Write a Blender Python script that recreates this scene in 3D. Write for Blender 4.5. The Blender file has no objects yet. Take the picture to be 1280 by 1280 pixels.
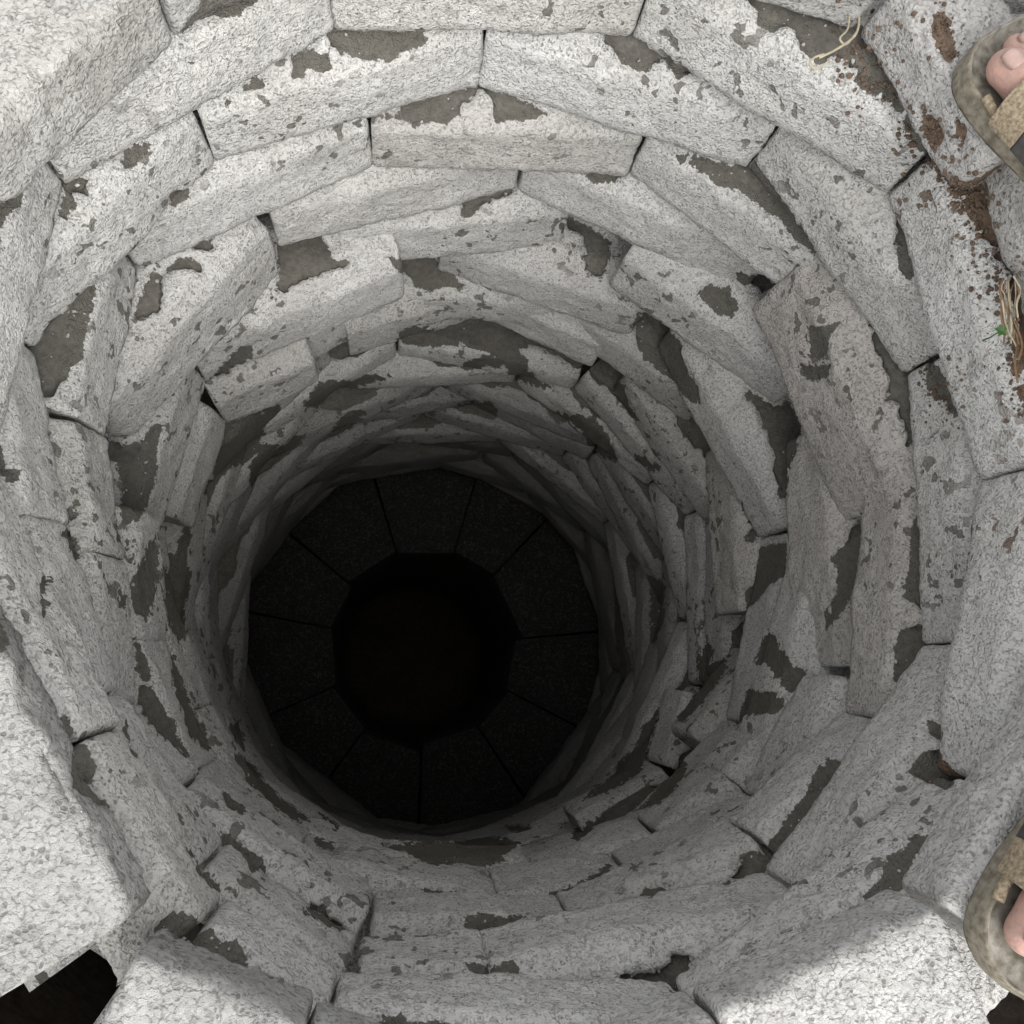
import bpy, bmesh, math, random
from mathutils import Vector, Matrix, noise
random.seed(7)
S = bpy.context.scene
COL = S.collection

# ------------------------------------------------------------------ camera
F, W = 1150.0, 1280.0                    # focal length in pixels of the 1280 px photograph
NAD = (488.0, 838.0)                     # where the plumb line under the lens meets the picture
CAM_Z = 0.55                             # lens height over the rim stones
v = Vector((NAD[0]-640, 640-NAD[1], -F)).normalized()
ROT = v.rotation_difference(Vector((0, 0, -1))).to_matrix()
cam = bpy.data.cameras.new('camera')
cam.sensor_width = 36.0; cam.sensor_height = 36.0; cam.lens = 36.0*F/W
cam.clip_start = 0.02; cam.clip_end = 300
camo = bpy.data.objects.new('camera', cam); COL.objects.link(camo)
camo.matrix_world = Matrix.Translation((0, 0, CAM_Z)) @ ROT.to_4x4()
S.camera = camo

# ------------------------------------------------------------------ daylight
SUN_EL, SUN_AZ = 50.0, 165.0
w = bpy.data.worlds.new('World'); S.world = w; w.use_nodes = True
nt = w.node_tree; nt.nodes.clear()
sky = nt.nodes.new('ShaderNodeTexSky'); sky.sky_type = 'NISHITA'; sky.sun_disc = False
sky.sun_elevation = math.radians(SUN_EL); sky.sun_rotation = math.radians(SUN_AZ)
sky.dust_density = 3.0
hs = nt.nodes.new('ShaderNodeHueSaturation'); hs.inputs['Saturation'].default_value = 0.10
bg = nt.nodes.new('ShaderNodeBackground'); bg.inputs['Strength'].default_value = 0.15
wo = nt.nodes.new('ShaderNodeOutputWorld')
nt.links.new(sky.outputs[0], hs.inputs['Color']); nt.links.new(hs.outputs[0], bg.inputs['Color'])
nt.links.new(bg.outputs[0], wo.inputs['Surface'])
sl = bpy.data.lights.new('sun', 'SUN'); sl.energy = 0.45; sl.angle = math.radians(100); sl.color = (1, .96, .9)
so = bpy.data.objects.new('sun', sl); COL.objects.link(so)
az = math.radians(SUN_AZ); el = math.radians(SUN_EL)
sd = Vector((math.sin(az)*math.cos(el), math.cos(az)*math.cos(el), math.sin(el)))
so.rotation_euler = sd.to_track_quat('Z', 'Y').to_euler()
S.render.engine = 'CYCLES'
S.cycles.max_bounces = 5; S.cycles.diffuse_bounces = 5
S.view_settings.view_transform = 'Standard'; S.view_settings.look = 'None'
S.view_settings.exposure = 1.80; S.view_settings.gamma = 1

# ------------------------------------------------------------------ helpers
def tag(o, label=None, cat=None, group=None, kind=None):
    if label: o['label'] = label
    if cat: o['category'] = cat
    if group: o['group'] = group
    if kind: o['kind'] = kind
    return o
def mesh_obj(name, verts, faces, mat, parent=None, smooth=True):
    me = bpy.data.meshes.new(name); me.from_pydata([tuple(p) for p in verts], [], faces)
    if mat: me.materials.append(mat)
    if smooth: me.polygons.foreach_set('use_smooth', [True]*len(me.polygons))
    me.update()
    o = bpy.data.objects.new(name, me); COL.objects.link(o)
    if parent: o.parent = parent
    return o
def empty(name, loc):
    o = bpy.data.objects.new(name, None); COL.objects.link(o); o.location = loc; o.empty_display_size = .05
    return o
def at(px, py, dep):                     # photo pixel -> point on the level plane `dep` below the lens
    d = ROT @ Vector((px-640, 640-py, -F))
    p = d*(dep/-d.z)
    return Vector((p.x, p.y, CAM_Z-dep))
def ns(p, sc, off=0.0):
    return noise.noise(Vector((p[0]*sc+off, p[1]*sc-off*.7, p[2]*sc+off*.3)))

# ------------------------------------------------------------------ materials
def N(nt, t, **kw):
    n = nt.nodes.new(t)
    for k, val in kw.items():
        if k in n.inputs: n.inputs[k].default_value = val
        else: setattr(n, k, val)
    return n
def ramp(nt, src, stops):
    r = nt.nodes.new('ShaderNodeValToRGB'); e = r.color_ramp.elements
    while len(e) < len(stops): e.new(.5)
    for i, (p, c) in enumerate(stops):
        e[i].position = p; e[i].color = (c, c, c, 1) if not hasattr(c, '__len__') else (*c, 1)
    nt.links.new(src, r.inputs[0]); return r.outputs[0]
def mix(nt, f, a, b, mode='MIX'):
    m = nt.nodes.new('ShaderNodeMix'); m.data_type = 'RGBA'; m.blend_type = mode
    for s, x in ((0, f), (6, a), (7, b)):
        if hasattr(x, 'is_linked') or hasattr(x, 'links'): nt.links.new(x, m.inputs[s])
        elif hasattr(x, '__len__'): m.inputs[s].default_value = (*x, 1)
        else: m.inputs[s].default_value = x
    return m.outputs[2]
def math_(nt, op, a, b=None, c=None):
    m = nt.nodes.new('ShaderNodeMath'); m.operation = op
    for i, x in enumerate((a, b, c)):
        if x is None: continue
        if hasattr(x, 'links'): nt.links.new(x, m.inputs[i])
        else: m.inputs[i].default_value = x
    return m.outputs[0]
def newmat(name):
    m = bpy.data.materials.new(name); m.use_nodes = True
    t = m.node_tree; b = t.nodes['Principled BSDF']
    b.inputs['Specular IOR Level'].default_value = .25
    return m, t, b

def stone_material(name, base, tint=(1, .982, .942), grain=430.0, dirt=(.10, .094, .08), spots=.5):
    m, t, b = newmat(name)
    geo = N(t, 'ShaderNodeNewGeometry').outputs['Position']
    inf = N(t, 'ShaderNodeObjectInfo').outputs['Random']
    wn = N(t, 'ShaderNodeTexNoise', Scale=150.0, Detail=1.0); t.links.new(geo, wn.inputs['Vector'])
    wv = t.nodes.new('ShaderNodeVectorMath'); wv.operation = 'MULTIPLY_ADD'
    wv.inputs[1].default_value = (.0055, .0055, .0055); t.links.new(wn.outputs['Color'], wv.inputs[0]); t.links.new(geo, wv.inputs[2])
    P = wv.outputs[0]
    def noise_(sc, det=4, rough=.6):
        n = N(t, 'ShaderNodeTexNoise', Scale=float(sc), Detail=float(det), Roughness=rough); t.links.new(geo, n.inputs['Vector']); return n.outputs['Fac']
    vor = N(t, 'ShaderNodeTexVoronoi', Scale=grain); t.links.new(P, vor.inputs['Vector'])
    sep = N(t, 'ShaderNodeSeparateColor'); t.links.new(vor.outputs['Color'], sep.inputs[0])
    cell = sep.outputs[0]
    dist = vor.outputs['Distance']
    crev = ramp(t, dist, [(.44, 0.0), (.72, 1.0)])         # between the granules
    med = noise_(60, 2)
    crev = math_(t, 'MULTIPLY', crev, ramp(t, noise_(210, 2, .7), [(.42, .05), (.60, 1.0)]))
    fine = noise_(1100, 2, .7)
    hole = math_(t, 'MULTIPLY', ramp(t, cell, [(.74, 0.0), (.82, 1.0)]), ramp(t, dist, [(.30, 1.0), (.62, 0.0)]))
    hole = math_(t, 'MULTIPLY', hole, ramp(t, med, [(.36, .25), (.56, 1.0)]))
    c0 = ramp(t, sep.outputs[1], [(0, tuple(base*.94*x for x in tint)), (1, tuple(base*1.06*x for x in tint))])
    broad = noise_(6, 4)
    c1 = mix(t, ramp(t, broad, [(.35, 0.0), (.65, 1.0)]), c0, (.84, .835, .82), 'MULTIPLY')
    c1 = mix(t, 1.0, c1, ramp(t, inf, [(0, (.90, .895, .88)), (.5, (1, 1, 1)), (1, (1.04, 1.045, 1.05))]), 'MULTIPLY')
    pale = ramp(t, noise_(19, 3), [(.60, 0.0), (.66, .3)])
    c1 = mix(t, pale, c1, (base*1.28, base*1.26, base*1.2))
    sp = ramp(t, noise_(62, 2, .55), [(.615, 0.0), (.632, 1.0)])
    spm = ramp(t, noise_(6.0, 1), [(.45, 0.0), (.56, 1.0)])
    spot = math_(t, 'MULTIPLY', math_(t, 'MULTIPLY', sp, spm), spots*1.7)
    spot.node.use_clamp = True
    an = N(t, 'ShaderNodeAttribute', attribute_name='bare')
    frg = noise_(330, 1)
    bf = ramp(t, math_(t, 'MULTIPLY_ADD', math_(t, 'SUBTRACT', frg, .5), .55, an.outputs['Fac']), [(.47, 0.0), (.53, 1.0)])
    dcol = mix(t, noise_(170, 3), tuple(.62*x for x in dirt), tuple(1.38*x for x in dirt))
    spot = math_(t, 'MAXIMUM', spot, bf)
    c2 = mix(t, spot, c1, dcol)
    dk = math_(t, 'MAXIMUM', math_(t, 'MULTIPLY', hole, .68), math_(t, 'MULTIPLY', crev, .42))
    dk = math_(t, 'MULTIPLY', dk, math_(t, 'SUBTRACT', 1.0, bf))
    c3 = mix(t, dk, c2, (.07, .065, .058))
    t.links.new(c3, b.inputs['Base Color'])
    b.inputs['Roughness'].default_value = .95
    h = math_(t, 'MULTIPLY_ADD', dist, -.45, math_(t, 'MULTIPLY', sep.outputs[2], .40))
    h = math_(t, 'MULTIPLY_ADD', fine, .9, h)
    h = math_(t, 'MULTIPLY_ADD', crev, -.8, h)
    h = math_(t, 'MULTIPLY_ADD', hole, -1.3, h)
    h = math_(t, 'MULTIPLY_ADD', sp, math_(t, 'MULTIPLY', spm, -1.0), h)
    bp = N(t, 'ShaderNodeBump', Strength=.8, Distance=.0017); t.links.new(h, bp.inputs['Height'])
    t.links.new(bp.outputs[0], b.inputs['Normal'])
    return m
def soil_material(name, c0, c1, sc=160.0, strength=1.0):
    m, t, b = newmat(name)
    geo = N(t, 'ShaderNodeNewGeometry').outputs['Position']
    n = N(t, 'ShaderNodeTexNoise', Scale=sc, Detail=5.0, Roughness=.65); t.links.new(geo, n.inputs['Vector'])
    n2 = N(t, 'ShaderNodeTexNoise', Scale=sc*.12, Detail=3.0); t.links.new(geo, n2.inputs['Vector'])
    a = ramp(t, n.outputs['Fac'], [(.3, c0), (.7, c1)])
    a = mix(t, ramp(t, n2.outputs['Fac'], [(.4, 0.0), (.65, 1.0)]), a, (.72, .72, .74), 'MULTIPLY')
    t.links.new(a, b.inputs['Base Color']); b.inputs['Roughness'].default_value = 1
    bp = N(t, 'ShaderNodeBump', Strength=strength, Distance=.003); t.links.new(n.outputs['Fac'], bp.inputs['Height'])
    t.links.new(bp.outputs[0], b.inputs['Normal'])
    return m
M_STONE = stone_material('pumice_block', .48)
M_BROWN = stone_material('warm_pumice_block', .44, tint=(1, .95, .89))
M_TOP = stone_material('rim_pumice', .37, grain=330.0, spots=.15)
M_RIMD = stone_material('weathered_rim_pumice', .36, tint=(1, .97, .93), grain=330.0, spots=.5, dirt=(.12, .085, .06))
M_STONE_S = stone_material('pumice_block_soiled', .46, dirt=(.12, .082, .055))
M_RIM2 = stone_material('coarse_rim_pumice', .28, grain=290.0, spots=.3)  # darker base puts the shade over the lower-left rim into the colour
M_SHADE = stone_material('shaded_pumice_block', .30)  # darker copy for deep courses: the shaft's light falloff painted into the base
M_SHADE2 = stone_material('deep_shaded_pumice_block', .12)  # darkest block copy, for the lowest course; shade again set in the colour
M_DEEP = stone_material('shaded_footing_stone', .013, tint=(1, 1, .98), grain=200.0, spots=0.0, dirt=(.012, .012, .011))  # near-black base paints the gloom at the foot of the shaft
M_DUST = soil_material('grey_dust', (.066, .062, .053), (.125, .117, .10))
M_SOIL = soil_material('brown_soil', (.07, .048, .034), (.14, .10, .072), 120.0)
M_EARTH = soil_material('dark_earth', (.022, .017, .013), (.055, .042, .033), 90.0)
M_GROUND = soil_material('ground_soil', (.10, .07, .05), (.22, .17, .13), 60.0)

# ------------------------------------------------------------------ the well
STEP = 0.0905                                   # course height
D0 = 0.603
def depth(level): return D0 + STEP*level
def axis(dep):                                  # the shaft leans a little
    k = max(0, dep-1.0)
    return Vector((.1078-.0138*(dep-.7)-.018*k, .1666-.0486*(dep-.7)-.058*k, 0))
well = empty('stone_well', (axis(.6).x, axis(.6).y, 0))
tag(well, 'narrow round well shaft lined with rough pale grey pumice blocks, seen from above its rim', 'well')

PATCH_SRC = """
250,0 255,8 238,25 220,52 228,53 240,42 255,28 280,28 305,32 325,15 335,0 300,-30 260,-30
423,43 460,48 538,52 540,62 520,72 508,72 500,82 470,86 445,80 418,78 412,65
365,100 370,85 400,78 418,78 420,90 405,105 395,92 375,108
343,100 335,115 315,128 280,140 276,146 275,140 305,122
750,58 768,55 780,62 797,48 822,68 845,80 875,103 862,108 845,107 825,88 805,98 785,90 765,78 752,72
597,115 625,132 683,152 680,155 622,162 612,135 598,130 575,148 560,165 540,160 520,170 500,155 475,158 510,140 560,125
722,221 780,222 775,232 745,236 727,230
640,243 645,250 620,260 597,270 592,280 578,280 577,265 590,253
697,283 715,290 735,300 757,315 755,330 750,358 740,355 730,352 725,325 722,310 705,300
347,315 360,316 372,310 404,306 410,320 420,335 442,338 428,346 405,352 380,362 360,374 343,380 355,360 352,335
488,332 540,330 545,340 560,348 585,368 560,364 545,370 525,370 515,358 500,345
840,198 870,205 905,217 935,210 943,197 950,215 975,250 1000,290 1022,330 1015,328 990,308 975,285 950,268 925,248 912,240 892,240 880,225 845,210
915,0 950,10 980,22 1000,30 1050,35 1065,50 1085,60 1105,90 1120,118 1132,155 1125,150 1095,125 1075,120 1060,100 1040,85 1020,88 1005,80 985,55 970,45 945,40 935,20 925,10
1200,225 1232,230 1238,250 1225,270 1240,290 1245,320 1238,330 1222,310 1210,280 1190,255 1190,238
1245,330 1265,345 1275,380 1270,430 1268,470 1255,465 1258,410 1243,370
1110,280 1118,300 1130,330 1140,350 1135,355 1122,345 1112,320 1105,290
860,372 880,368 900,372 915,395 910,403 890,400 880,388
920,345 940,352 958,368 945,378 930,368 918,358
1003,408 1020,410 1038,408 1030,425 1025,450 1008,450 1005,430
1065,415 1078,415 1090,435 1105,462 1130,468 1130,500 1125,540 1118,570 1115,545 1105,520 1095,505 1090,480 1078,450
995,458 1030,457 1028,475 1010,478 995,470
1155,450 1165,460 1180,490 1195,520 1185,525 1170,500 1155,495 1150,470
795,398 808,405 830,418 852,438 845,442 855,465 862,480 868,495 870,508 855,497 840,480 822,470 800,452 790,430 788,412
915,493 925,495 945,508 960,515 973,505 985,530 992,555 985,590 980,635 965,620 957,585 950,560 940,535 932,515
1052,660 1070,652 1068,680 1062,710 1055,740 1042,765 1022,790 1022,775 1035,735 1035,710 1028,695 1045,685
940,690 955,680 975,675 978,715 970,720 955,730 940,752 925,768 925,740 935,725 945,705
916,620 923,624 932,645 946,670 930,678 922,672 934,662 922,640
955,785 965,795 972,815 985,830 1000,832 992,850 985,865 970,860 965,845 955,830 938,828 942,805
930,860 960,865 975,880 960,890 940,890 915,905 920,890 925,875
1137,630 1140,660 1142,720 1142,760 1125,755 1120,735 1128,700 1130,660
1115,782 1145,780 1150,800 1145,815 1130,830 1110,852 1108,835 1110,805
1150,893 1172,893 1172,925 1160,920
1125,955 1150,930 1165,930 1175,950 1190,970 1175,978 1150,970 1130,965
1048,940 1045,955 1020,980 1008,1010 985,1038 960,1055 948,1080 930,1090 905,1102 898,1098 918,1075 920,1060 935,1055 955,1045 980,1010 1000,985 1015,955 1035,940
1155,1028 1145,1050 1130,1075 1118,1100 1095,1112 1068,1115 1075,1100 1095,1085 1100,1055 1125,1045 1130,1030
840,1178 856,1182 850,1200 845,1215 840,1235 832,1215 820,1210 790,1215 767,1208 775,1203 800,1200 820,1192 832,1185
475,1258 500,1252 530,1260 560,1258 590,1270 592,1290 480,1290
580,1185 595,1190 610,1195 625,1188 645,1190 650,1200 620,1207 590,1203
578,1137 600,1132 640,1135 662,1132 648,1145 600,1152 578,1143
525,1095 545,1098 585,1100 585,1111 550,1107 530,1100
680,1110 705,1100 720,1095 750,1080 765,1070 760,1085 735,1097 705,1112 685,1112
795,1110 802,1098 825,1095 830,1100 820,1115 812,1120
480,1052 500,1050 535,1048 570,1050 600,1043 650,1045 645,1055 610,1077 560,1077 535,1074 505,1062
630,1030 660,1027 665,1035 640,1040
713,1045 717,1035 735,1022 752,1012 742,1030 725,1048
795,1010 815,990 835,965 850,947 856,950 853,965 845,980 835,992 815,1005
725,998 760,965 785,935 800,905 820,880 822,895 810,930 805,950 795,962 760,985
840,895 860,875 870,862 865,850 868,820 880,800 888,810 885,830 900,820 912,808 905,830 890,855 870,880 850,900
210,1160 215,1140 235,1130 260,1135 275,1150 280,1165 300,1160 312,1175 320,1195 318,1203 300,1203 275,1192 240,1178 222,1172
320,1200 335,1205 350,1218 340,1217
355,1218 370,1220 380,1229 362,1226
238,1050 250,1058 265,1075 275,1090 285,1095 284,1112 270,1105 258,1090 250,1070
272,1020 290,1028 305,1040 315,1052 322,1055 335,1062 345,1083 318,1085 302,1065 288,1045
383,1130 395,1120 412,1125 420,1135 430,1140 442,1160 425,1157 400,1142
90,888 105,892 112,905 122,930 132,955 125,975 128,990 148,990 150,1013 125,1008 105,990 95,975 95,930
160,900 167,902 172,925 180,948 172,940 164,920
177,795 185,800 195,820 203,845 188,850 182,830
185,852 205,858 215,880 228,900 232,915 245,935 257,960 245,955 222,935 205,920 182,888
217,812 228,815 232,850 240,870 245,890 262,900 272,925 280,942 262,935 245,915 232,880 222,855
248,660 245,680 240,700 242,725 237,760 236,790 232,803 222,785 213,765 212,715 230,685 238,660
200,665 203,700 200,740 198,755 190,775 182,765 174,745 175,730 188,700 197,670
137,540 145,550 165,562 185,555 197,540 208,527 212,540 207,560 205,590 195,620 182,650 167,655 163,640 165,620 158,585 145,578 140,560
108,605 110,650 95,655 112,690 108,710 97,700 92,680 84,662 92,655 98,635
130,350 127,390 120,420 115,450 100,460 95,470 80,500 60,502 62,470 48,440 60,410 85,390
42,233 38,260 25,270 15,280 12,310 5,322 -10,320 -10,270 10,255 25,240
93,237 122,237 122,250 105,255 98,270 85,290 85,275 94,255
195,187 190,205 175,218 165,215 160,205 145,208 170,195
210,265 220,243 240,240 240,258 225,268
200,355 212,355 215,380 208,400 190,405 182,415 180,400 188,380
215,350 230,335 260,335 258,350 240,345 222,355
250,325 255,312 275,310 275,320 260,325
262,475 285,455 300,440 320,437 315,450 300,460 290,475 275,480
285,533 300,528 325,520 353,507 352,520 335,535 330,555 310,575 290,592 282,600 262,620 258,618 270,590 278,565
332,558 345,562 365,555 388,545 375,560 355,580 335,590 318,610 313,605 320,580
402,482 430,478 460,475 490,474 475,480 450,485 435,495 410,510 378,512 390,500
497,433 500,418 520,410 540,412 548,420 575,433 570,438 540,440 520,438
565,463 590,455 625,445 655,450 660,465 675,480 690,493 675,490 655,480 640,475 630,462 600,462 585,468
675,513 710,522 735,525 755,545 770,575 775,585 755,575 735,560 725,540 712,530 695,535 685,525
757,475 775,485 785,510 797,530 785,528 768,510 765,495
572,510 585,505 610,505 622,515 620,525 595,522 580,518
412,545 430,525 455,515 460,522 440,532 425,545
790,566 805,575 823,590 815,592 800,584
805,720 828,730 828,780 815,805 808,800 808,750
-10,755 5,775 12,805 0,815 -10,815
-10,545 8,545 12,570 20,585 38,580 40,600 28,600 12,592 -10,595
60,700 68,710 80,722 68,725 65,740 70,748 66,770 61,750
150,638 156,665 154,680 148,678
165,660 173,680 170,700 166,690
153,735 163,745 162,758 155,760
290,905 300,900 308,920 312,935 298,928
295,935 310,945 330,965 350,990 375,1010 385,1020 365,1022 350,1010 335,995 318,975
268,822 275,835 278,855 272,860
275,981 285,990 300,995 315,1010 305,1012 290,1003
388,1037 400,1042 418,1048 420,1057 400,1052
400,1012 418,1025 425,1030 422,1035 408,1025
240,85 250,88 245,92
1165,20 1180,10 1192,40 1200,70 1190,75 1172,55
1125,145 1137,160 1150,188 1172,212 1192,232 1196,246 1182,236 1160,216 1140,192 1130,168
1222,315 1240,325 1252,345 1262,372 1250,362 1238,342
1150,140 1172,150 1180,175 1168,190 1155,172
1196,150 1206,165 1202,190 1194,172
1262,470 1272,480 1276,520 1268,505
1185,230 1192,225 1200,240 1193,250"""

def _poly(line): return [tuple(float(c) for c in q.split(',')) for q in line.split()]
PATCHES = []
for _l in PATCH_SRC.split('\n'):
    if _l.strip():
        P_ = _poly(_l); xs = [p[0] for p in P_]; ys = [p[1] for p in P_]
        PATCHES.append((min(xs)-8, max(xs)+8, min(ys)-8, max(ys)+8, P_))
RINV = ROT.transposed()
def bare(p):                              # how far inside a bald, dusty patch of the masonry a point lies (in mm-like units)
    d = RINV @ Vector((p.x, p.y, p.z-CAM_Z))
    x = 640+F*d.x/-d.z; y = 640-F*d.y/-d.z
    best = -8.0
    for (x0, x1, y0, y1, P) in PATCHES:
        if x < x0 or x > x1 or y < y0 or y > y1: continue
        ins = False; dm = 1e9; n = len(P); j = n-1
        for i in range(n):
            ax, ay = P[i]; bx, by = P[j]
            if (ay > y) != (by > y) and x < (bx-ax)*(y-ay)/(by-ay)+ax: ins = not ins
            ex, ey = bx-ax, by-ay
            t = max(0, min(1, ((x-ax)*ex+(y-ay)*ey)/(ex*ex+ey*ey+1e-9)))
            dd = (x-ax-t*ex)**2+(y-ay-t*ey)**2
            if dd < dm: dm = dd
            j = i
        q = math.sqrt(dm)*(1 if ins else -1)
        if q > best: best = q
    return best
def smooth01(x): return 0 if x <= 0 else 1 if x >= 1 else x*x*(3-2*x)
BLOCKS = []
def build_block(level, a, b, hgt=None, thick=.13, mat=None, dust=True, ds=.0036, dustmat=None, gap=None, rc=None, rough=1.0, tilt=0, lip=1.0, label=None, batter=.007):
    """one block: a,b = world points of the lower inner arris"""
    top = hgt if hgt else STEP
    H = top*(random.uniform(.84, .92) if dust else 1)
    zb = a.z
    ax = axis(CAM_Z-zb)
    e = Vector((b.x-a.x, b.y-a.y, 0)); L = e.length; e.normalize()
    n = Vector((-e.y, e.x, 0))
    mid = (a+b)/2
    if (mid-ax).dot(n) < 0: n = -n              # n points outward, into the wall
    seed = random.uniform(0, 500)
    rc = rc if rc is not None else random.choice((.002, .003, .009))
    rc2 = random.choice((.002, .003, .009))
    gap = random.choice((-.0025, -.0015, .0006)) if gap is None else gap
    L0, L1 = gap, L-gap
    # profile: (w, v, nw, nv)
    r = .013 if dust else .006
    prof = [(thick, 0, 0, -1), (min(.06, thick*.7), 0, 0, -1), (.025, 0, 0, -1), (.012, 0, 0, -1)]
    for k in range(4):
        t = math.pi/2*k/3
        prof.append((r-r*math.sin(t), r-r*math.cos(t), -math.sin(t), -math.cos(t)))
    m = max(3, int((H-2*r)/ds))
    for k in range(1, m): prof.append((0, r+(H-2*r)*k/m, -1, 0))
    for k in range(4):
        t = math.pi/2*k/3
        prof.append((r-r*math.cos(t), H-r+r*math.sin(t), -math.cos(t), math.sin(t)))
    x = r
    while x < (min(.085, thick-.01) if dust else thick-.01):
        x += ds*(1 if x < .05 else 1.6); prof.append((x, H, 0, 1))
    if x < thick-.004: prof.append((thick, H, 0, 1))
    M = len(prof)
    nc = max(6, int((L1-L0)/ds))
    verts = []; att = []
    for i in range(nc+1):
        s = L0+(L1-L0)*i/nc
        ins = 0
        d1, d2 = s-L0, L1-s
        if d1 < rc: ins += rc*(1-math.sqrt(max(0, 1-(1-d1/rc)**2)))
        if d2 < rc2: ins += rc2*(1-math.sqrt(max(0, 1-(1-d2/rc2)**2)))
        for (wv, vv, nw, nv) in prof:
            q = (s+seed, wv, vv)
            lo = ns(q, 14, 3)*.0034 + ns(q, 36, 9)*.0020
            hi = ns(q, 110, 5)*.0016 + ns(q, 260, 17)*.0009
            d = (lo+hi)*rough
            if wv < .02 and nv > -.5:           # worn arrises
                ar = max(0, 1-abs(vv-H)/.014)*max(0, 1-wv/.014)
                ab = max(0, 1-vv/.010)*max(0, 1-wv/.010)
                chip = max(0, ns(q, 60, 31)+.1)*.007 + max(0, ns(q, 24, 44)-.15)*.02
                d -= (ar+ab*.8)*chip*rough
            bq = 0.0
            if level < 12.5 and wv < .09 and vv > 0:
                p0 = a + e*s + n*wv + Vector((0, 0, vv))
                bv = bare(p0) + 5*ns(q, 150, 3) + 2.5*ns(q, 330, 8)
                bq = smooth01((bv+3.5)/7)
                att_v = max(0, min(1, .5+bv/9))
            else: att_v = 0.0
            if nv > .9 and dust:                # crumbly mortar on the top, open where the dust lies bare
                slope = (top-H)*smooth01((wv-.003)/.034)
                if level < 7.5: lipf = 1-bq
                else:
                    wl = .010 + .050*(ns((s+seed, 0, 0), 12, 70)+.06)*lip + .006*ns((s+seed, 0, 0), 60, 7)
                    lipf = (1-smooth01((wv-wl)/.006))*(1-bq)
                slope += .0048*lipf
                if level >= 7.5: att_v = max(att_v, 1-lipf)
                d += slope + lipf*(.0028+.0030*ns(q, 70, 61)+.002*ns(q, 200, 12)) - (1-lipf)*.0038
            elif bq > 0: d -= .0030*bq
            if wv > .1: d *= .3
            W_ = max(wv, 0) + (batter*vv/H if dust else 0) + ins*(1 if wv < .05 else max(0, 1-(wv-.05)/.05)) + nw*d
            V_ = vv + nv*d + tilt*(s/L-.5)
            p = a + e*s + n*W_ + Vector((0, 0, V_))
            verts.append(p); att.append(att_v)
    faces = []
    flip = e.cross(n).z < 0
    for i in range(nc):
        for j in range(M-1):
            f = (i*M+j, i*M+j+1, (i+1)*M+j+1, (i+1)*M+j)
            faces.append(f if flip else f[::-1])
        f = (i*M+M-1, i*M, (i+1)*M, (i+1)*M+M-1)
        faces.append(f if flip else f[::-1])
    c0 = list(range(M)); c1 = [nc*M+j for j in range(M)]
    faces.append(c0[::-1] if flip else c0); faces.append(c1 if flip else c1[::-1])
    org = Vector((mid.x, mid.y, zb))
    o = mesh_obj('stone_block', [p-org for p in verts], faces, mat or M_STONE, well)
    me = o.data
    sm = [True]*len(me.polygons); sm[-1] = False; sm[-2] = False
    me.polygons.foreach_set('use_smooth', sm)
    o.location = org-well.location
    at_ = me.attributes.new('bare', 'FLOAT', 'POINT'); at_.data.foreach_set('value', att)
    if label: o['label'] = label
    if dust:                                    # bed of dust and old mortar on the top
        dv, df = [], []
        ws = [.016, .022, .028, .034] + [q_ for q_ in (.040, .055, .075) if q_ < thick-.012] + [thick-.010]
        k = max(8, int(L/.008))
        for i in range(k+1):
            s = L0+(L1-L0)*i/k
            for j, wv in enumerate(ws):
                z = H+(top-H)*smooth01((wv-.006)/.034)+.0004+.0022*ns((s+seed, wv, 5), 40, 2)+.0014*ns((s, wv, seed), 130, 2) - (.004 if j == 0 else 0)
                p = a+e*s+n*(wv+batter)+Vector((0, 0, z-.0006+tilt*(s/L-.5))); dv.append(p-org)
        K = len(ws)
        for i in range(k):
            for j in range(K-1):
                f = (i*K+j, i*K+j+1, (i+1)*K+j+1, (i+1)*K+j)
                df.append(f if flip else f[::-1])
        mesh_obj('dust_bed', dv, df, dustmat or M_DUST, o)
    am = math.degrees(math.atan2(mid.y-ax.y, mid.x-ax.x))
    BLOCKS.append((level, am, L, a, b))
    return o

def course(level, pts, closed=True, skip=(), **kw):
    out = []
    n = len(pts)
    for i in range(n if closed else n-1):
        if i in skip: continue
        p, q = pts[i], pts[(i+1) % n]
        out.append(build_block(level, at(*p, depth(level)), at(*q, depth(level)), **kw))
    return out

# rim course: shallower stones with bare tops
RIM = [((1068,40),(1192,248)), ((1212,215),(1330,560)), ((1332,570),(1312,775)), ((1296,820),(1118,1105)), ((1118,1105),(858,1228)),
       ((858,1228),(600,1345)), ((600,1325),(400,1238)), ((400,1238),(205,1150)), ((196,1122),(-52,648)),
       ((-53,645),(-64,540)), ((-62,530),(5,265)), ((5,265),(218,52)), ((218,52),(420,-45)), ((420,-45),(640,-82)), ((640,-80),(1068,40))]
for i, (p, q) in enumerate(RIM):
    build_block(0, at(*p, D0), at(*q, D0), hgt=(.043 if i == 8 else .06 if i == 7 else .07 if i == 9 else .064 if i in (10, 11, 12) else .052)+.003*random.random(), thick=.075 if i == 0 else .09 if i == 1 else .34 if i == 8 else .20,
                mat=M_RIMD if i < 4 else M_RIM2 if i in (6, 7, 8) else M_TOP, dust=False, gap=.001 if i != 1 else .004, rc=.006)
A = [(421,47),(785,53),(1103,250),(1215,605),(1155,960),(838,1218),(425,1205),(288,1115),(160,905),(0,575),(90,237)]
for i in range(len(A)):
    p, q = A[i], A[(i+1) % len(A)]
    build_block(1, at(*p, depth(1)), at(*q, depth(1)), hgt=.084, thick=.10 if i in (4, 5) else .048 if i in (6, 7, 8) else .16, dustmat=M_SOIL if i in (2, 3) else M_DUST, mat=M_STONE_S if i in (2, 3) else M_STONE)
course(2, [(597,115),(930,218),(1125,467)], closed=False)
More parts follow.
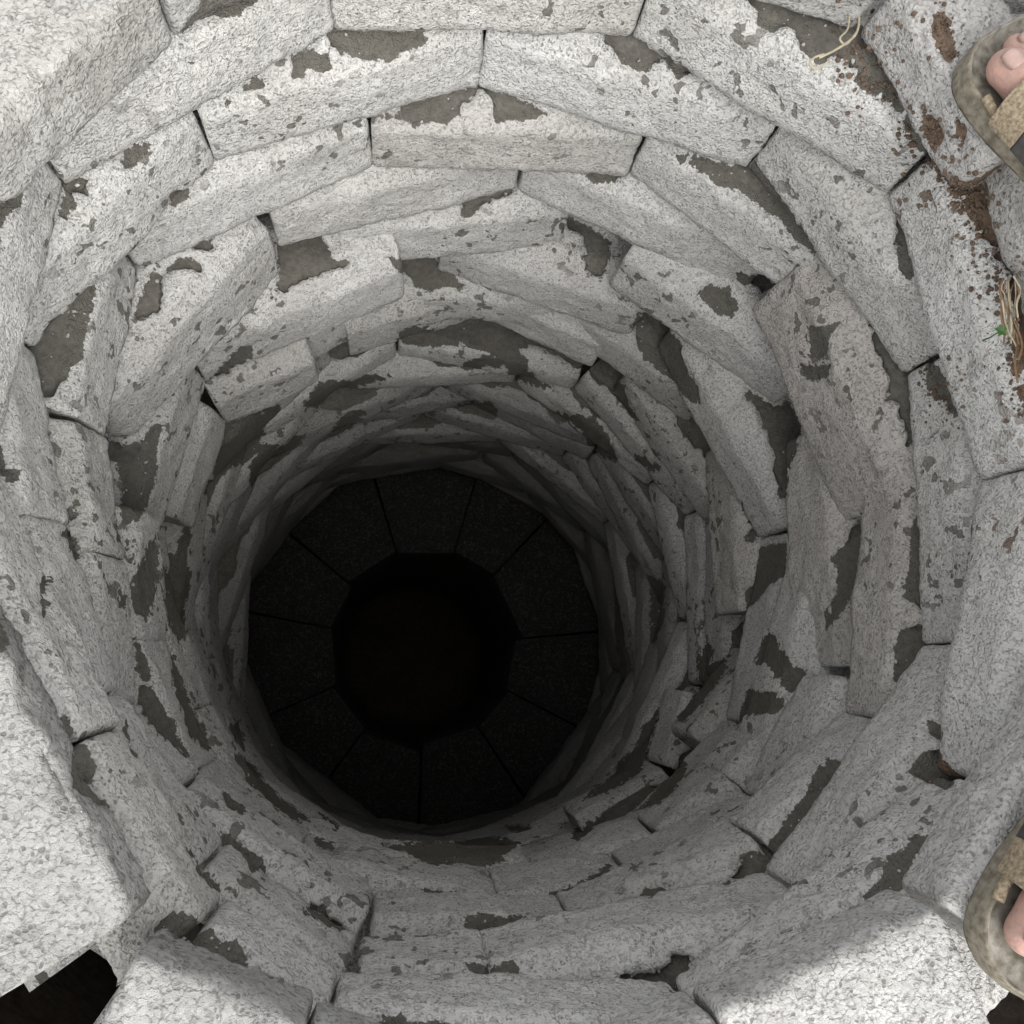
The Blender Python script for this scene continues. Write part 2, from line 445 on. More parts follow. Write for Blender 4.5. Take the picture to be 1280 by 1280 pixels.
course(2, [(1128,470),(1147,803),(950,1084),(600,1155),(450,1163),(285,1050),(155,860),(95,660),(48,440),(275,207),(597,115)], closed=False)
course(3, [(465,215),(783,225),(1032,408)], closed=False)
build_block(3.6, at(935,385,depth(3.6)), at(1047,657,depth(3.6)), hgt=STEP*1.55, mat=M_BROWN)
course(3, [(1074,600),(1050,890)], closed=False, mat=M_BROWN)
course(3, [(1046,888),(905,1018),(690,1112),(470,1107),(257,965),(178,875),(150,655),(137,545)][0:6], closed=False)
course(3, [(178,875),(163,700),(137,545),(178,342),(465,215)], closed=False)
course(4, [(352,314),(643,243),(925,370)], closed=False)
build_block(4.4, at(162,562,depth(4.4)), at(355,342,depth(4.4)), hgt=STEP*1.3, rc=.03)
build_block(4.7, at(975,555,depth(4.7)), at(985,832,depth(4.7)), hgt=STEP*1.45, mat=M_BROWN)
course(4.1, [(1000,838),(925,985)], closed=False, hgt=STEP*1.1)
course(4.4, [(925,985),(760,1062),(610,1080),(388,1037),(275,945)], closed=False, hgt=STEP*1.3)
course(4.4, [(275,945),(213,800),(205,650)], closed=False, hgt=STEP*1.2)
build_block(5.1, at(430,337,depth(5.1)), at(700,312,depth(5.1)), hgt=STEP*1.1)
build_block(5.0, at(757,360,depth(5)), at(965,510,depth(5)), hgt=STEP*1.1)
build_block(5.6, at(262,478,depth(5.6)), at(505,378,depth(5.6)), hgt=STEP*1.2)
course(5.3, [(985,832),(870,950),(790,1017),(650,1068)], closed=False, hgt=STEP*1.1)
course(5.6, [(205,665),(262,478)], closed=False, hgt=STEP*1.1)
course(5.3, [(650,1050),(480,1045),(350,1005),(268,880),(222,740)], closed=False, hgt=STEP*1.1)
course(6.1, [(545,342),(785,425)], closed=False, hgt=STEP*1.1)
course(6.2, [(845,440),(888,555)], closed=False, hgt=STEP*1.2)
course(7.1, [(877,565),(890,770)], closed=False, hgt=STEP*1.2, mat=M_BROWN)
course(6.9, [(245,660),(287,532),(402,482)], closed=False, hgt=STEP*1.1)
course(7.4, [(440,448),(600,400),(735,462)], closed=False, hgt=STEP*1.1)
course(7.2, [(912,807),(830,908)], closed=False, hgt=STEP*1.2)
course(8.3, [(827,862),(802,945),(700,1005)], closed=False, hgt=STEP*1.2)

# deeper courses: the same blocks laid end to end, each course turned against the one above
MID = list(BLOCKS)
def covered(level, am):
    for (l, a2, L, _, _) in MID:
        if abs(l-level) < .62 and abs((am-a2+180) % 360-180) < math.degrees(L/.38)/2*.8: return True
    return False
rot0 = 0
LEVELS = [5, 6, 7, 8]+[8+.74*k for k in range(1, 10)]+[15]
for li, lv in enumerate(LEVELS):
    up = (lv-LEVELS[li-1]) if li else 1.0
    rot0 += 19.5+random.uniform(-8, 8)
    dep = depth(lv); c = axis(dep)
    angs = []; t = 0
    while t < 340:
        angs.append(rot0+t); t += random.uniform(33, 45)
    rad = .380 if lv < 15 else .39
    rs = [rad+random.uniform(-.007, .007) for _ in angs]
    for i in range(len(angs)):
        a0, a1 = angs[i], angs[(i+1) % len(angs)]
        r0, r1 = rs[i], rs[(i+1) % len(angs)]
        am = (a0+((a1-a0) % 360)/2)
        if lv < 9 and covered(lv, am): continue
        pa = Vector((c.x+r0*math.cos(math.radians(a0)), c.y+r0*math.sin(math.radians(a0)), CAM_Z-dep))
        pb = Vector((c.x+r1*math.cos(math.radians(a1)), c.y+r1*math.sin(math.radians(a1)), CAM_Z-dep))
        build_block(lv, pa, pb, hgt=STEP*1.03*up, ds=.0065, mat=M_STONE if lv < 10 else M_SHADE if lv < 13 else M_SHADE2)  # block colour steps darker with depth to deepen the shade

# footing ring of radial stones below the lining, and the drop inside it
dep = depth(15)+.02; c = axis(dep)
nst = 11
for i in range(nst):
    if i == 0: cuts = [360/nst*k+8+random.uniform(-6, 6) for k in range(nst)]; cuts.append(cuts[0]+360)
    a0 = math.radians(cuts[i]+random.uniform(0, .5)); a1 = math.radians(cuts[i+1]-random.uniform(.2, 1.2))
    r0, r1 = .207+random.uniform(-.011, .011), .47
    z1 = CAM_Z-dep+random.uniform(-.006, .006)
    vs, fs = [], []
    nu, nr = 7, 9
    for ring_z in (0, 1):
        for iu in range(nu+1):
            aa = a0+(a1-a0)*iu/nu
            for ir in range(nr+1):
                rr = r0+(r1-r0)*ir/nr
                if ir == 0: rr = (r0*math.cos((a1-a0)/2))/math.cos(aa-(a0+a1)/2)
                x, y = rr*math.cos(aa), rr*math.sin(aa)
                z = z1 if ring_z == 0 else z1-.12
                if ring_z == 0: z += .010*ns((x, y, i), 14)+.004*ns((x, y, i), 50)-(.006 if iu in (0, nu) or ir == 0 else 0)
                vs.append(Vector((x, y, z)))
    Mr = nr+1; T = (nu+1)*Mr
    for iu in range(nu):
        for ir in range(nr):
            k = iu*Mr+ir
            fs.append((k, k+1, k+Mr+1, k+Mr)[::-1]); fs.append((T+k, T+k+1, T+k+Mr+1, T+k+Mr))
        k = iu*Mr; fs.append((k, k+Mr, T+k+Mr, T+k)[::-1])
    for k0 in (0, nu*Mr):
        for ir in range(nr): fs.append((k0+ir, k0+ir+1, T+k0+ir+1, T+k0+ir))
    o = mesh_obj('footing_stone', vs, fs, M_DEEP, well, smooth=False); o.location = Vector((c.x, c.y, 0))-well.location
def lathe(name, prof, mat, cx, cy, seg=96, amp=0.0, kind='structure', inside=True):
    vs, fs = [], []
    for i in range(seg):
        t = 2*math.pi*i/seg
        for (r, z) in prof:
            q = (r*math.cos(t), r*math.sin(t), z)
            k = amp*(ns(q, 9)+.5*ns(q, 30)) if r < 3 else 0
            vs.append(((r+k)*math.cos(t), (r+k)*math.sin(t), z+(k if r > .4 else 0)))
    n = len(prof)
    for i in range(seg):
        for j in range(n-1):
            a, b_ = i*n+j, ((i+1) % seg)*n+j
            fs.append((a, a+1, b_+1, b_))
    o = mesh_obj(name, vs, fs, mat); o.location = (cx, cy, 0)
    return tag(o, kind=kind)
zf = CAM_Z-dep
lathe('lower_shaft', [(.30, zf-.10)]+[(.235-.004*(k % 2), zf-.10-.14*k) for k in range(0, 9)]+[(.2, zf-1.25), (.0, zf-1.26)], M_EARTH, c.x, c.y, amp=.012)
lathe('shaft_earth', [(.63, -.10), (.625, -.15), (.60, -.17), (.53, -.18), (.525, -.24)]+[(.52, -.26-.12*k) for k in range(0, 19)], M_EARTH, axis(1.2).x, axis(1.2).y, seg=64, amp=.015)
gp = [(.625, -.11), (.64, -.05), (.67, -.025), (.72, -.015), (.8, -.01), (1, -.006), (1.5, -.01), (3, -.02), (10, -.05), (40, -.1), (140, -.3)]
lathe('ground', gp, M_GROUND, axis(.6).x, axis(.6).y, seg=180, amp=.012)

# a second row of stones outside the rim, at the upper right, and under the feet
def slab(pts, z0, z1, mat, name, label, seed, group=None):
    bm = bmesh.new()
    vs = [bm.verts.new((x, y, z0)) for x, y in pts]; f = bm.faces.new(vs)
    r = bmesh.ops.extrude_face_region(bm, geom=[f])
    top = [g for g in r['geom'] if isinstance(g, bmesh.types.BMVert)]
    for t_ in top: t_.co.z = z1
    bmesh.ops.recalc_face_normals(bm, faces=bm.faces)
    bmesh.ops.bevel(bm, geom=bm.edges[:], offset=.006, segments=2, affect='EDGES')
    bmesh.ops.triangulate(bm, faces=bm.faces[:])
    for _ in range(7):
        lg = [e for e in bm.edges if e.calc_length() > .007]
        if not lg: break
        bmesh.ops.subdivide_edges(bm, edges=lg, cuts=1)
        bmesh.ops.triangulate(bm, faces=bm.faces[:])
    bm.normal_update()
    for q in bm.verts:
        p = q.co+Vector((seed, 0, 0)); q.co += q.normal*(.003*ns(p, 16)+.0018*ns(p, 90)+.0009*ns(p, 220))
    me = bpy.data.meshes.new(name); bm.to_mesh(me); bm.free(); me.materials.append(mat)
    me.polygons.foreach_set('use_smooth', [True]*len(me.polygons))
    o = bpy.data.objects.new(name, me); COL.objects.link(o)
    return tag(o, label, 'stone', group)
def g(px, py, dep=.55):
    p = at(px, py, dep); return (p.x, p.y)
slab([g(1206,-8), g(1300,-4), g(1480,60), g(1700,-300), g(1230,-330), g(1150,-110)], -.03, .012, M_TOP, 'paving_stone', 'clean white stone outside the rim, behind the upper sandal', 3)
slab([g(1236,110), g(1212,8), g(1300,8), g(1478,72), g(1560,330), g(1385,330), g(1310,200)], -.032, -.002, M_RIMD, 'paving_stone', 'grey weathered stone carrying the upper sandal beside the soil gap', 9)
slab([g(1400,345), g(1570,345), g(1640,900), g(1450,900), g(1435,640)], -.032, -.004, M_RIMD, 'paving_stone', 'grey stone beyond the right edge of the shaft between the two feet', 21)

# ------------------------------------------------------------------ the person squatting at the right of the shaft
def simple(name, col, rough=.6, bump=0, sc=200.0, sss=0, col2=None):
    m, t, b = newmat(name); b.inputs['Roughness'].default_value = rough
    geo = N(t, 'ShaderNodeNewGeometry').outputs['Position']
    n = N(t, 'ShaderNodeTexNoise', Scale=sc, Detail=4.0); t.links.new(geo, n.inputs['Vector'])
    c2 = col2 or tuple(x*.75 for x in col)
    t.links.new(ramp(t, n.outputs['Fac'], [(.35, col), (.68, c2)]), b.inputs['Base Color'])
    if bump:
        bp = N(t, 'ShaderNodeBump', Strength=bump, Distance=.001); t.links.new(n.outputs['Fac'], bp.inputs['Height']); t.links.new(bp.outputs[0], b.inputs['Normal'])
    if sss:
        b.inputs['Subsurface Weight'].default_value = sss; b.inputs['Subsurface Radius'].default_value = (1, .35, .2); b.inputs['Subsurface Scale'].default_value = .006
    return m
M_SKIN = simple('skin', (.37, .215, .18), .55, .9, 210.0, .15, (.29, .20, .165))
M_NAIL = simple('toenail', (.36, .25, .215), .35, .1, 90.0)
M_SOLE = simple('worn_sandal_sole', (.20, .18, .14), .9, 1.0, 170.0, 0, (.09, .075, .055))
M_BED = simple('sandal_footbed', (.25, .235, .20), .9, 1.0, 130.0, 0, (.10, .088, .066))
M_STRAP = simple('tan_woven_strap', (.27, .22, .15), .95, 1.0, 420.0, 0, (.12, .095, .066))
M_DARK = simple('dark_strap', (.05, .048, .045), .9, .8, 200.0)
M_JEAN = simple('dark_trousers', (.05, .055, .07), .9, .5, 150.0)
M_SHIRT = simple('grey_shirt', (.20, .20, .21), .9, .5, 150.0)
M_HAIR = simple('dark_hair', (.03, .022, .018), .7, .8, 120.0)

def capsule_mesh(segs, res=14):
    """round cones as one soup of closed shells; a voxel remesh then fuses them"""
    vs, fs = [], []
    for (p, rp, q, rq) in segs:
        p, q = Vector(p), Vector(q); d = q-p; L = d.length
        if L < 1e-6: d = Vector((0, 0, 1)); L = 0
        z = d.normalized(); x = z.orthogonal().normalized(); y = z.cross(x)
        rings = []
        for k in range(1, 7):
            t = -math.pi/2+math.pi/2*k/6; rings.append((p+z*(rp*math.sin(t)), rp*math.cos(t)))
        for k in range(0, 6):
            t = math.pi/2*k/6; rings.append((q+z*(rq*math.sin(t)), rq*math.cos(t)))
        b0 = len(vs); vs.append(p-z*rp)
        for c_, r_ in rings:
            for i in range(res):
                a_ = 2*math.pi*i/res; vs.append(c_+x*(r_*math.cos(a_))+y*(r_*math.sin(a_)))
        vs.append(q+z*rq); e_ = len(vs)-1
        for i in range(res): fs.append((b0, b0+1+(i+1) % res, b0+1+i))
        for k in range(len(rings)-1):
            for i in range(res):
                u = b0+1+k*res+i; v_ = b0+1+k*res+(i+1) % res
                fs.append((u, v_, v_+res, u+res))
        k = b0+1+(len(rings)-1)*res
        for i in range(res): fs.append((e_, k+i, k+(i+1) % res))
    return vs, fs
def fused(name, segs, vox, mat, parent, smooth=8):
    vs, fs = capsule_mesh(segs)
    o = mesh_obj(name, vs, fs, mat, parent)
    if parent: o.location = -parent.location
    m = o.modifiers.new('fuse', 'REMESH'); m.mode = 'VOXEL'; m.voxel_size = vox; m.use_smooth_shade = True
    m = o.modifiers.new('soften', 'SMOOTH'); m.factor = .6; m.iterations = smooth
    return o
def tube(pts, rad, res=8):
    vs, fs = [], []
    for i, p in enumerate(pts):
        p = Vector(p); d = (Vector(pts[min(i+1, len(pts)-1)])-Vector(pts[max(i-1, 0)])).normalized()
        x = d.cross(Vector((.1, .2, .97))).normalized(); y = d.cross(x)
        r_ = rad[i] if hasattr(rad, '__len__') else rad
        for k in range(res):
            a_ = 2*math.pi*k/res; vs.append(p+x*(r_*math.cos(a_))+y*(r_*math.sin(a_)))
    for i in range(len(pts)-1):
        for k in range(res):
            a_, b_ = i*res+k, i*res+(k+1) % res; fs.append((a_, b_, b_+res, a_+res))
    fs.append(tuple(range(res))[::-1]); fs.append(tuple((len(pts)-1)*res+k for k in range(res)))
    return vs, fs

PZ = .017
TU = at(1236, 62, .55-.034); TL = at(1264, 1196, .55-.034)
feet = []
for tip, d, side in ((TU, Vector((-.60, .80, 0)), 1), (TL, Vector((-.62, -.78, 0)), -1)):
    d.normalize(); med = Vector((-d.y, d.x, 0))*side
    org = Vector((tip.x, tip.y, 0)) - d*.238 - med*.030
    feet.append((org, d, med))
def fl(k, x, y, z):                       # foot space: x to the toes, y to the inner side, z up from the footbed
    o_, d, m_ = feet[k]; p = o_+d*x+m_*y; return Vector((p.x, p.y, PZ+z))
person = empty('person', (.62, .16, 0))
tag(person, 'person squatting beside the shaft in worn tan sandals, bare toes at the right edge', 'person')
hip = Vector((.78, .15, .34)); chest = Vector((.74, .15, .62)); neck = Vector((.68, .15, .80)); head = Vector((.63, .15, .93))
segs = []; legs = []; arms = []
TOES = [(.0285, .234, .0148, .0138), (.005, .238, .0102, .0094), (-.011, .230, .0090, .0083), (-.023, .219, .008, .0072), (-.037, .203, .0078, .0066)]
for k in range(2):
    P = lambda x, y, z: fl(k, x, y, z)
    sg = [(P(.03, 0, .03), .029, P(.06, 0, .06), .030), (P(.06, 0, .06), .030, P(.055, 0, .105), .034),
          (P(.06, .012, .05), .030, P(.15, .02, .030), .022), (P(.05, -.012, .035), .026, P(.15, -.022, .022), .018),
          (P(.03, .006, .026), .026, P(.15, .0, .028), .022), (P(.10, 0, .05), .024, P(.165, .004, .026), .018),
          (P(.15, .03, .021), .0185, P(.172, .031, .018), .017), (P(.14, -.03, .015), .014, P(.165, -.036, .012), .011),
          (P(.165, .025, .018), .015, P(.165, -.034, .013), .011)]
    for j, (ty, tx, r0, r1) in enumerate(TOES):
        bx = .166-.004*j; curl = .010 if j else .004
        mid_ = P((bx+tx)/2+.004, ty+(.001 if j else -.001), .017+curl); end_ = P(tx-r1, ty+(-.003 if j == 0 else .001*j), .0125 if j else .0145)
        sg += [(P(bx, ty*.95, .017), r0*1.05, mid_, r0), (mid_, r0, end_, r1)]
        if j == 0: sg += [(P(tx-.030, ty-.001, .017), .0138, end_, .0128)]
    ank = P(.055, 0, .105)
    knee = P(.17, -.03, .40)
    hj = hip+Vector((0, .10 if k == 0 else -.10, 0))
    sg += [(ank, .034, ank*.55+knee*.45, .050), (ank*.55+knee*.45, .050, knee, .055), (knee, .058, hj, .082)]
    segs += sg
    legs += [(ank*.9+knee*.1, .052, knee, .070), (knee, .070, hj, .098)]
    sh = Vector((.70, .15+(.19 if k == 0 else -.19), .74)); el = sh*.5+knee*.5+Vector((.08, (.08 if k == 0 else -.08), -.02)); ha = knee+Vector((.0, 0, .062))
    segs += [(chest+Vector((0, 0, .10)), .07, sh, .055), (sh, .050, el, .040), (el, .038, ha, .026)]
    hd = (ha-el).normalized(); sd_ = hd.cross(Vector((0, 0, 1))).normalized()
    for j in range(4):
        b_ = ha+hd*.06+sd_*(.026-.0175*j); segs += [(ha, .02, b_, .013), (b_, .009, b_+hd*.035+Vector((0, 0, -.004)), .008), (b_+hd*.035+Vector((0, 0, -.004)), .008, b_+hd*.055+Vector((0, 0, -.018)), .0068)]
    th = ha-sd_*(-.034 if k else .034); segs += [(ha, .018, th+hd*.02, .011), (th+hd*.02, .010, th+hd*.055, .008)]
    arms += [(chest+Vector((0, 0, .09)), .10, sh, .068), (sh, .064, el, .054), (el, .052, el*.75+ha*.25, .050)]
segs += [(hip, .13, chest, .12), (chest, .12, neck-Vector((0, 0, .06)), .09), (neck-Vector((0, 0, .08)), .055, head, .055), (head, .085, head+Vector((-.015, 0, .05)), .088),
         (head+Vector((-.05, 0, -.045)), .035, head+Vector((-.04, 0, 0)), .06), (head+Vector((-.095, 0, .012)), .011, head+Vector((-.105, 0, -.012)), .014),
         (head+Vector((-.082, 0, -.040)), .015, head+Vector((-.084, 0, -.046)), .014)]
for sgn in (-1, 1): segs.append((head+Vector((0, .085*sgn, -.012)), .012, head+Vector((.004, .092*sgn, .022)), .014))
fused('body', segs, .0024, M_SKIN, person, 3)
fused('trousers', legs+[(hip, .150, hip+Vector((-.01, 0, .10)), .142)], .007, M_JEAN, person)
fused('shirt', arms+[(hip+Vector((0, 0, .08)), .150, chest, .142), (chest, .142, chest+Vector((-.01, 0, .10)), .12)], .007, M_SHIRT, person)
fused('hair', [(head+Vector((.022, 0, .045)), .092, head+Vector((.0, 0, .062)), .093), (head+Vector((.05, 0, -.02)), .06, head+Vector((.04, 0, .03)), .08)], .006, M_HAIR, person)
for sgn in (-1, 1):
    vs, fs = capsule_mesh([(head+Vector((-.092, .032*sgn, .022)), .012, head+Vector((-.093, .032*sgn, .022)), .012)])
    o = mesh_obj('eye', vs, fs, M_TOP if False else M_NAIL, person); o.location = -person.location

OUT = [(-.022, 0), (-.014, .024), (.01, .036), (.06, .036), (.10, .038), (.15, .043), (.19, .047), (.225, .0455), (.241, .036), (.250, .016), (.249, -.010), (.243, -.034), (.21, -.050), (.17, -.054), (.12, -.048), (.06, -.038), (.01, -.034), (-.014, -.022)]
def closed_curve(pts, n=6):
    out = []; m = len(pts)
    for i in range(m):
        p0, p1, p2, p3 = (pts[(i+j-1) % m] for j in range(4))
        for k in range(n):
            t = k/n
            out.append(tuple(.5*((2*p1[c_])+(-p0[c_]+p2[c_])*t+(2*p0[c_]-5*p1[c_]+4*p2[c_]-p3[c_])*t*t+(-p0[c_]+3*p1[c_]-3*p2[c_]+p3[c_])*t**3) for c_ in (0, 1)))
    return out
for k in range(2):
    cv = closed_curve(OUT); n = len(cv); cxy = (.12, 0)
    rows = []                                    # (inset scale, z)
    prof = [(.985, -.017), (1.0, -.014), (.995, -.008), (1.0, -.003), (.995, .003), (.98, .0052), (.955, .003), (.925, .0), (.55, -.001), (.02, 0)]
    vs, fs = [], []
    for (f_, z) in prof:
        for (x, y) in cv:
            q = (x*.9, y, z); jt = 1+.012*ns(q, 55, k*9)
            xx, yy = cxy[0]+(x-cxy[0])*f_*jt, y*f_*jt
            if f_ > .9: xx, yy = cxy[0]+(x-cxy[0])*(1-(1-f_)*.45)*jt, y*(1-(1-f_)*1.6)*jt
            vs.append(fl(k, xx, yy, z+.0012*ns(q, 80, 3)))
    for r_ in range(len(prof)-1):
        for i in range(n):
            a_, b_ = r_*n+i, r_*n+(i+1) % n; fs.append((a_, b_, b_+n, a_+n))
    fs.append(tuple(range(n))[::-1]); fs.append(tuple((len(prof)-1)*n+i for i in range(n)))
    sole = mesh_obj('sandal', vs, fs, M_BED, person); sole.location = -person.location
    sole.data.materials.append(M_SOLE)
    for p_ in sole.data.polygons:
        if max(p_.vertices) < n*6: p_.material_index = 1
    # arched bands over the foot
    def band(name, x0, x1, h, mat, ribs=0, w=1.0):
        vs, fs = [], []; na, nx = 40, 26
        for i in range(nx+1):
            x = x0+(x1-x0)*i/nx
            wy = (.050 if x > .14 else .044)*w
            for j in range(na+1):
                t = math.pi*j/na
                rb = .0011*abs(math.sin(j*1.25)) if ribs else .0004*ns((x, t, 3), 60)
                yy = math.cos(t)*(wy+rb)+.002; zz = math.sin(t)**.75*(h*(1-.9*(x-x0))+rb) + .001
                vs.append(fl(k, x+.006*math.sin(t*2), yy, zz))
        m_ = na+1; T_ = len(vs)
        for i in range(nx+1):
            for j in range(m_):
                p_ = vs[i*m_+j]; cc = fl(k, x0+(x1-x0)*i/nx, 0, 0); vs.append(p_+(cc-p_).normalized()*.0035)
        for i in range(nx):
            for j in range(na):
                a_ = i*m_+j; fs.append((a_, a_+1, a_+m_+1, a_+m_)); fs.append((T_+a_, T_+a_+m_, T_+a_+m_+1, T_+a_+1))
        for j in range(na):
            fs.append((j, T_+j, T_+j+1, j+1)); e_ = nx*m_+j; fs.append((e_, e_+1, T_+e_+1, T_+e_))
        mesh_obj(name, vs, fs, mat, sole)
    band('toe_strap', .176, .200, .044, M_STRAP, 1)
    band('instep_strap', .120, .176, .056, M_DARK)
    band('ankle_strap', .035, .062, .098, M_STRAP, 1, .95)
    # bead of worn edging along the inner side
    edge = [fl(k, x, y*.99, .0065+.001*math.sin(x*300)) for (x, y) in cv if y > .03 and x > .05 and x < .215]
    edge.sort(key=lambda p_: (p_-fl(k, 0, .03, 0)).length)
    vs, fs = tube(edge, .0036); mesh_obj('edge_trim', vs, fs, M_STRAP, sole)
    # toenails (with the skin fold round each)
    for j, (ty, tx, r0, r1) in enumerate(TOES):
        wn_, ln_ = (.0068, .0142) if j == 0 else (.0048, .0080)
        vs, fs = [], []; nn = 10
        cx_ = tx-(.0125 if j == 0 else .009); zt = (.0145+.0132) if j == 0 else (.0125+r1+.0015)
        yy0 = ty+(.0015 if j == 0 else .001*j)
        for a_ in range(nn+1):
            for b_ in range(nn+1):
                u, v_ = a_/nn*2-1, b_/nn*2-1
                uu, vv2 = u*math.sqrt(1-v_*v_*.28), v_*math.sqrt(1-(u*u*(.42 if u > 0 else .22)))
                z = zt+.0030-.0036*vv2*vv2-.0030*max(0, uu)**2-(.0016*(1 if max(abs(u), abs(v_)) > .95 else 0))
                vs.append(fl(k, cx_+uu*ln_/2, yy0+vv2*wn_, z))
        for a_ in range(nn):
            for b_ in range(nn):
                q = a_*(nn+1)+b_; fs.append((q, q+1, q+nn+2, q+nn+1))
        o = mesh_obj('toenail', vs, fs, M_NAIL, person); o.location = -person.location
        sm_ = o.modifiers.new('thickness', 'SOLIDIFY'); sm_.thickness = .0008

# ------------------------------------------------------------------ bits of plant
M_STRAW = simple('dry_straw', (.34, .30, .21), .8, .2)
M_ROOT = simple('root_fibre', (.17, .105, .06), .9, .3)
M_LEAF = simple('green_leaf', (.045, .10, .03), .5, .2)
def px3(pts, dep): return [at(x, y, dep) for x, y in pts]
def curve_pts(pts, n=6):
    out = []
    for i in range(len(pts)-1):
        p0 = pts[max(i-1, 0)]; p1 = pts[i]; p2 = pts[i+1]; p3 = pts[min(i+2, len(pts)-1)]
        for k in range(n):
            t = k/n; out.append(.5*((2*p1)+(p2-p0)*t+(2*p0-5*p1+4*p2-p3)*t*t+(3*p1-p0-3*p2+p3)*t**3))
    out.append(pts[-1]); return out
lv = D0-.012
def straw(pxs, r, name, label, deps=None):
    pts = [at(x, y, (deps or [lv]*len(pxs))[i]) for i, (x, y) in enumerate(pxs)]
    vs, fs = tube(curve_pts(pts), r, 6); o = mesh_obj(name, vs, fs, M_STRAW)
    return tag(o, label, 'straw')
straw([(1070,2),(1074,25),(1068,45),(1045,62),(1024,72)], .0010, 'dry_stem', 'bent pale dry stem lying at the foot of the rim stone, longest of three')
straw([(1062,12),(1060,35),(1050,48),(1058,55),(1072,38)], .0008, 'dry_stem', 'short looped dry stem beside the longest straw')
straw([(1030,68),(1018,72),(1012,80),(1022,86),(1036,76)], .0009, 'dry_stem', 'curled straw scrap at the lower end of the longest straw')
tuft = empty('root_tuft', tuple(at(1260, 420, D0-.004)))
tag(tuft, 'brown dry root fibres in the soil gap near the right edge', 'roots')
for i in range(16):
    x = 1250+random.uniform(0, 22); y = 352+random.uniform(-8, 50); l = random.uniform(40, 85)
    pts = [at(x+random.uniform(-5, 5)+k*1.5, y+l*k/3, lv-random.uniform(.0, .008)) for k in range(4)]
    vs, fs = tube(curve_pts(pts, 4), random.uniform(.0004, .0009), 5); o = mesh_obj('root_fibre', vs, fs, random.choice((M_ROOT, M_ROOT, M_STRAW)), tuft); o.location = -tuft.location
spr = empty('green_sprout', tuple(at(1250, 415, D0-.02)))
tag(spr, 'tiny green leafy sprout growing from the soil gap by the root fibres', 'sprout')
c_ = at(1250, 414, D0-.022)
for i in range(5):
    a_ = i*1.256+.4; u = Vector((math.cos(a_), math.sin(a_), .25)).normalized(); n_ = u.cross(Vector((0, 0, 1))).normalized()
    vs = []; L_ = .0052
    for t in (0, .3, .6, .85, 1): 
        w_ = .0019*math.sin(math.pi*min(1, t*.9+.08)); c2 = c_+u*L_*t+Vector((0, 0, .001*math.sin(t*3)))
        vs += [c2-n_*w_, c2+Vector((0, 0, -.0004)), c2+n_*w_]
    fs = []
    for k in range(4):
        for j in range(2): fs.append((k*3+j, k*3+j+1, k*3+j+4, k*3+j+3))
    o = mesh_obj('leaf', vs, fs, M_LEAF, spr); o.location = -spr.location
vs, fs = tube([c_, c_+Vector((.001, 0, -.012)), c_+Vector((.003, .002, -.024))], .0006, 6)
o = mesh_obj('stem', vs, fs, M_LEAF, spr); o.location = -spr.location

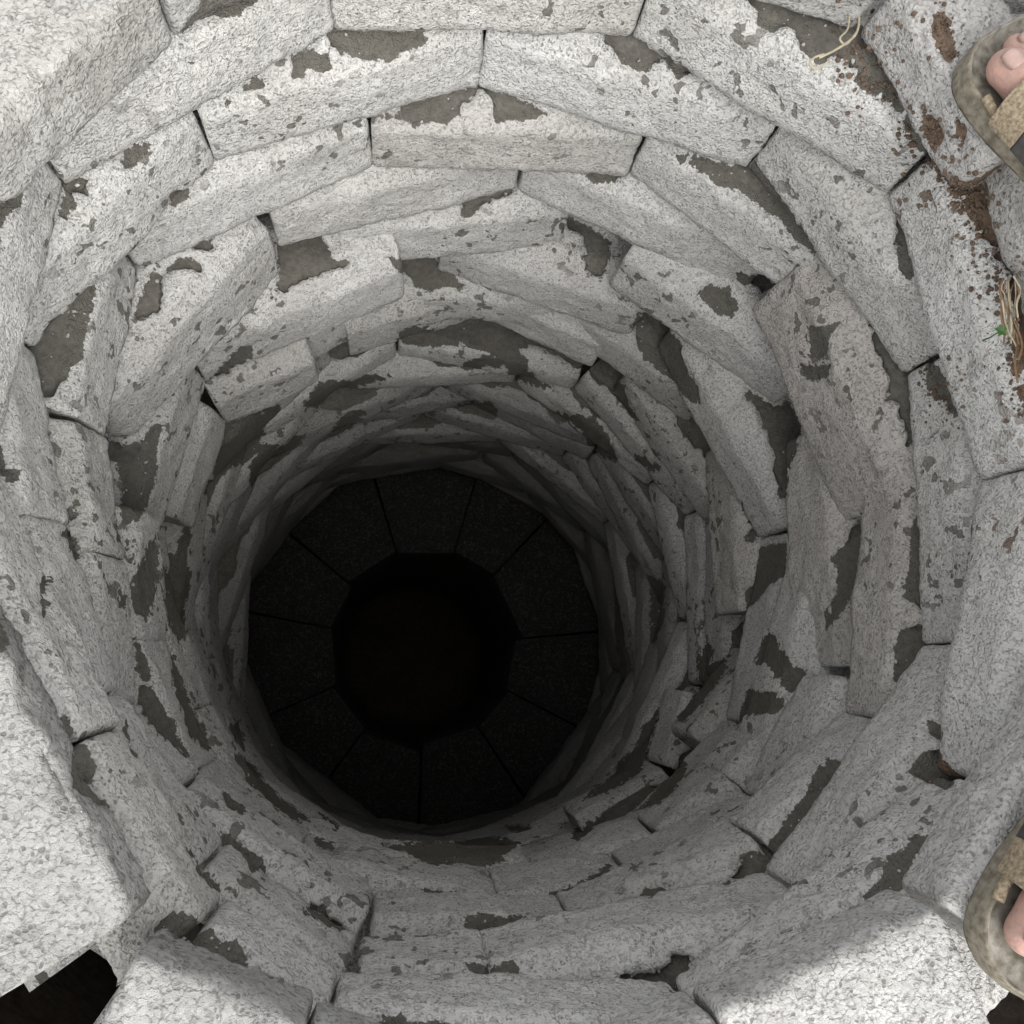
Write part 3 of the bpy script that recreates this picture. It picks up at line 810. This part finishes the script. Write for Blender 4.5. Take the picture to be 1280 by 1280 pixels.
# ------------------------------------------------------------------ crumbs lying on the ledges (dropped down the line of sight onto the real surfaces)
bpy.context.view_layer.update()
DG = bpy.context.evaluated_depsgraph_get()
from mathutils.bvhtree import BVHTree
def land(px, py):
    d = (ROT @ Vector((px-640, 640-py, -F))).normalized()
    ok, loc, nrm, _, ob, _ = S.ray_cast(DG, Vector((0, 0, CAM_Z)), d)
    return (loc, nrm, ob) if ok else None
def in_poly(x, y, P):
    ins = False; j = len(P)-1
    for i in range(len(P)):
        ax, ay = P[i]; bx, by = P[j]
        if (ay > y) != (by > y) and x < (bx-ax)*(y-ay)/(by-ay)+ax: ins = not ins
        j = i
    return ins
def crumbs(name, spots, mat, label, cat):
    vs, fs = [], []
    for (c0, r) in spots:
        b0 = len(vs); q = [Vector((random.gauss(0, 1), random.gauss(0, 1), random.gauss(0, 1))).normalized() for _ in range(3)]
        ico = [(0, 0, 1), (.89, 0, .45), (.28, .85, .45), (-.72, .53, .45), (-.72, -.53, .45), (.28, -.85, .45), (.72, .53, -.45), (-.28, .85, -.45), (-.89, 0, -.45), (-.28, -.85, -.45), (.72, -.53, -.45), (0, 0, -1)]
        sx = [random.uniform(.6, 1.3) for _ in range(3)]
        M3 = Matrix.Rotation(random.uniform(0, 6.3), 3, 'Z') @ Matrix.Rotation(random.uniform(0, 6.3), 3, 'X')
        for v_ in ico: vs.append(c0 + M3 @ Vector((v_[0]*sx[0], v_[1]*sx[1], v_[2]*sx[2]))*r*random.uniform(.8, 1.15))
        for t_ in [(0,1,2),(0,2,3),(0,3,4),(0,4,5),(0,5,1),(1,6,2),(2,7,3),(3,8,4),(4,9,5),(5,10,1),(6,7,2),(7,8,3),(8,9,4),(9,10,5),(10,6,1),(11,7,6),(11,8,7),(11,9,8),(11,10,9),(11,6,10)]:
            fs.append(tuple(b0+k for k in t_))
    o = mesh_obj(name, vs, fs, mat, smooth=False)
    return tag(o, label, cat, kind='stuff')
soilP = [i for i, p in enumerate(PATCHES) if p[0] > 1110 and p[3] < 560] + [i for i, p in enumerate(PATCHES) if 900 < p[0] < 925 and p[2] < 5]
sp1, sp2 = [], []
for i in soilP:
    x0, x1, y0, y1, P = PATCHES[i]
    for _ in range(int((x1-x0)*(y1-y0)/22)):
        x, y = random.uniform(x0-4, x1+4), random.uniform(y0-4, y1+4)
        if not in_poly(x, y, P) and random.random() > .12: continue
        if i == soilP[-1] and (x < 1040 or random.random() > .55): continue
        h = land(x, y)
        if h and h[2].name.split('.')[0] in ('stone_block', 'dust_bed'): sp1.append((h[0]+h[1]*.0006, random.choice((.0007, .0010, .0014, .0022))))
for (x0, x1, y0, y1, P) in PATCHES:
    for _ in range(int(((x1-x0)*(y1-y0))/900)+1):
        x, y = random.uniform(x0-4, x1+4), random.uniform(y0-4, y1+4)
        h = land(x, y)
        if h and h[1].z > .5 and h[2].name.split('.')[0] in ('stone_block', 'dust_bed'): sp2.append((h[0]+h[1]*.0007, random.choice((.0006, .0008, .0010, .0013, .0020))))
crumbs('soil_crumbs', sp1, M_SOIL, 'brown soil crumbs in the gaps at the upper right rim', 'soil')
crumbs('pumice_grit', sp2, M_STONE, 'pale pumice grit scattered over the bare ledges of the shaft', 'grit')
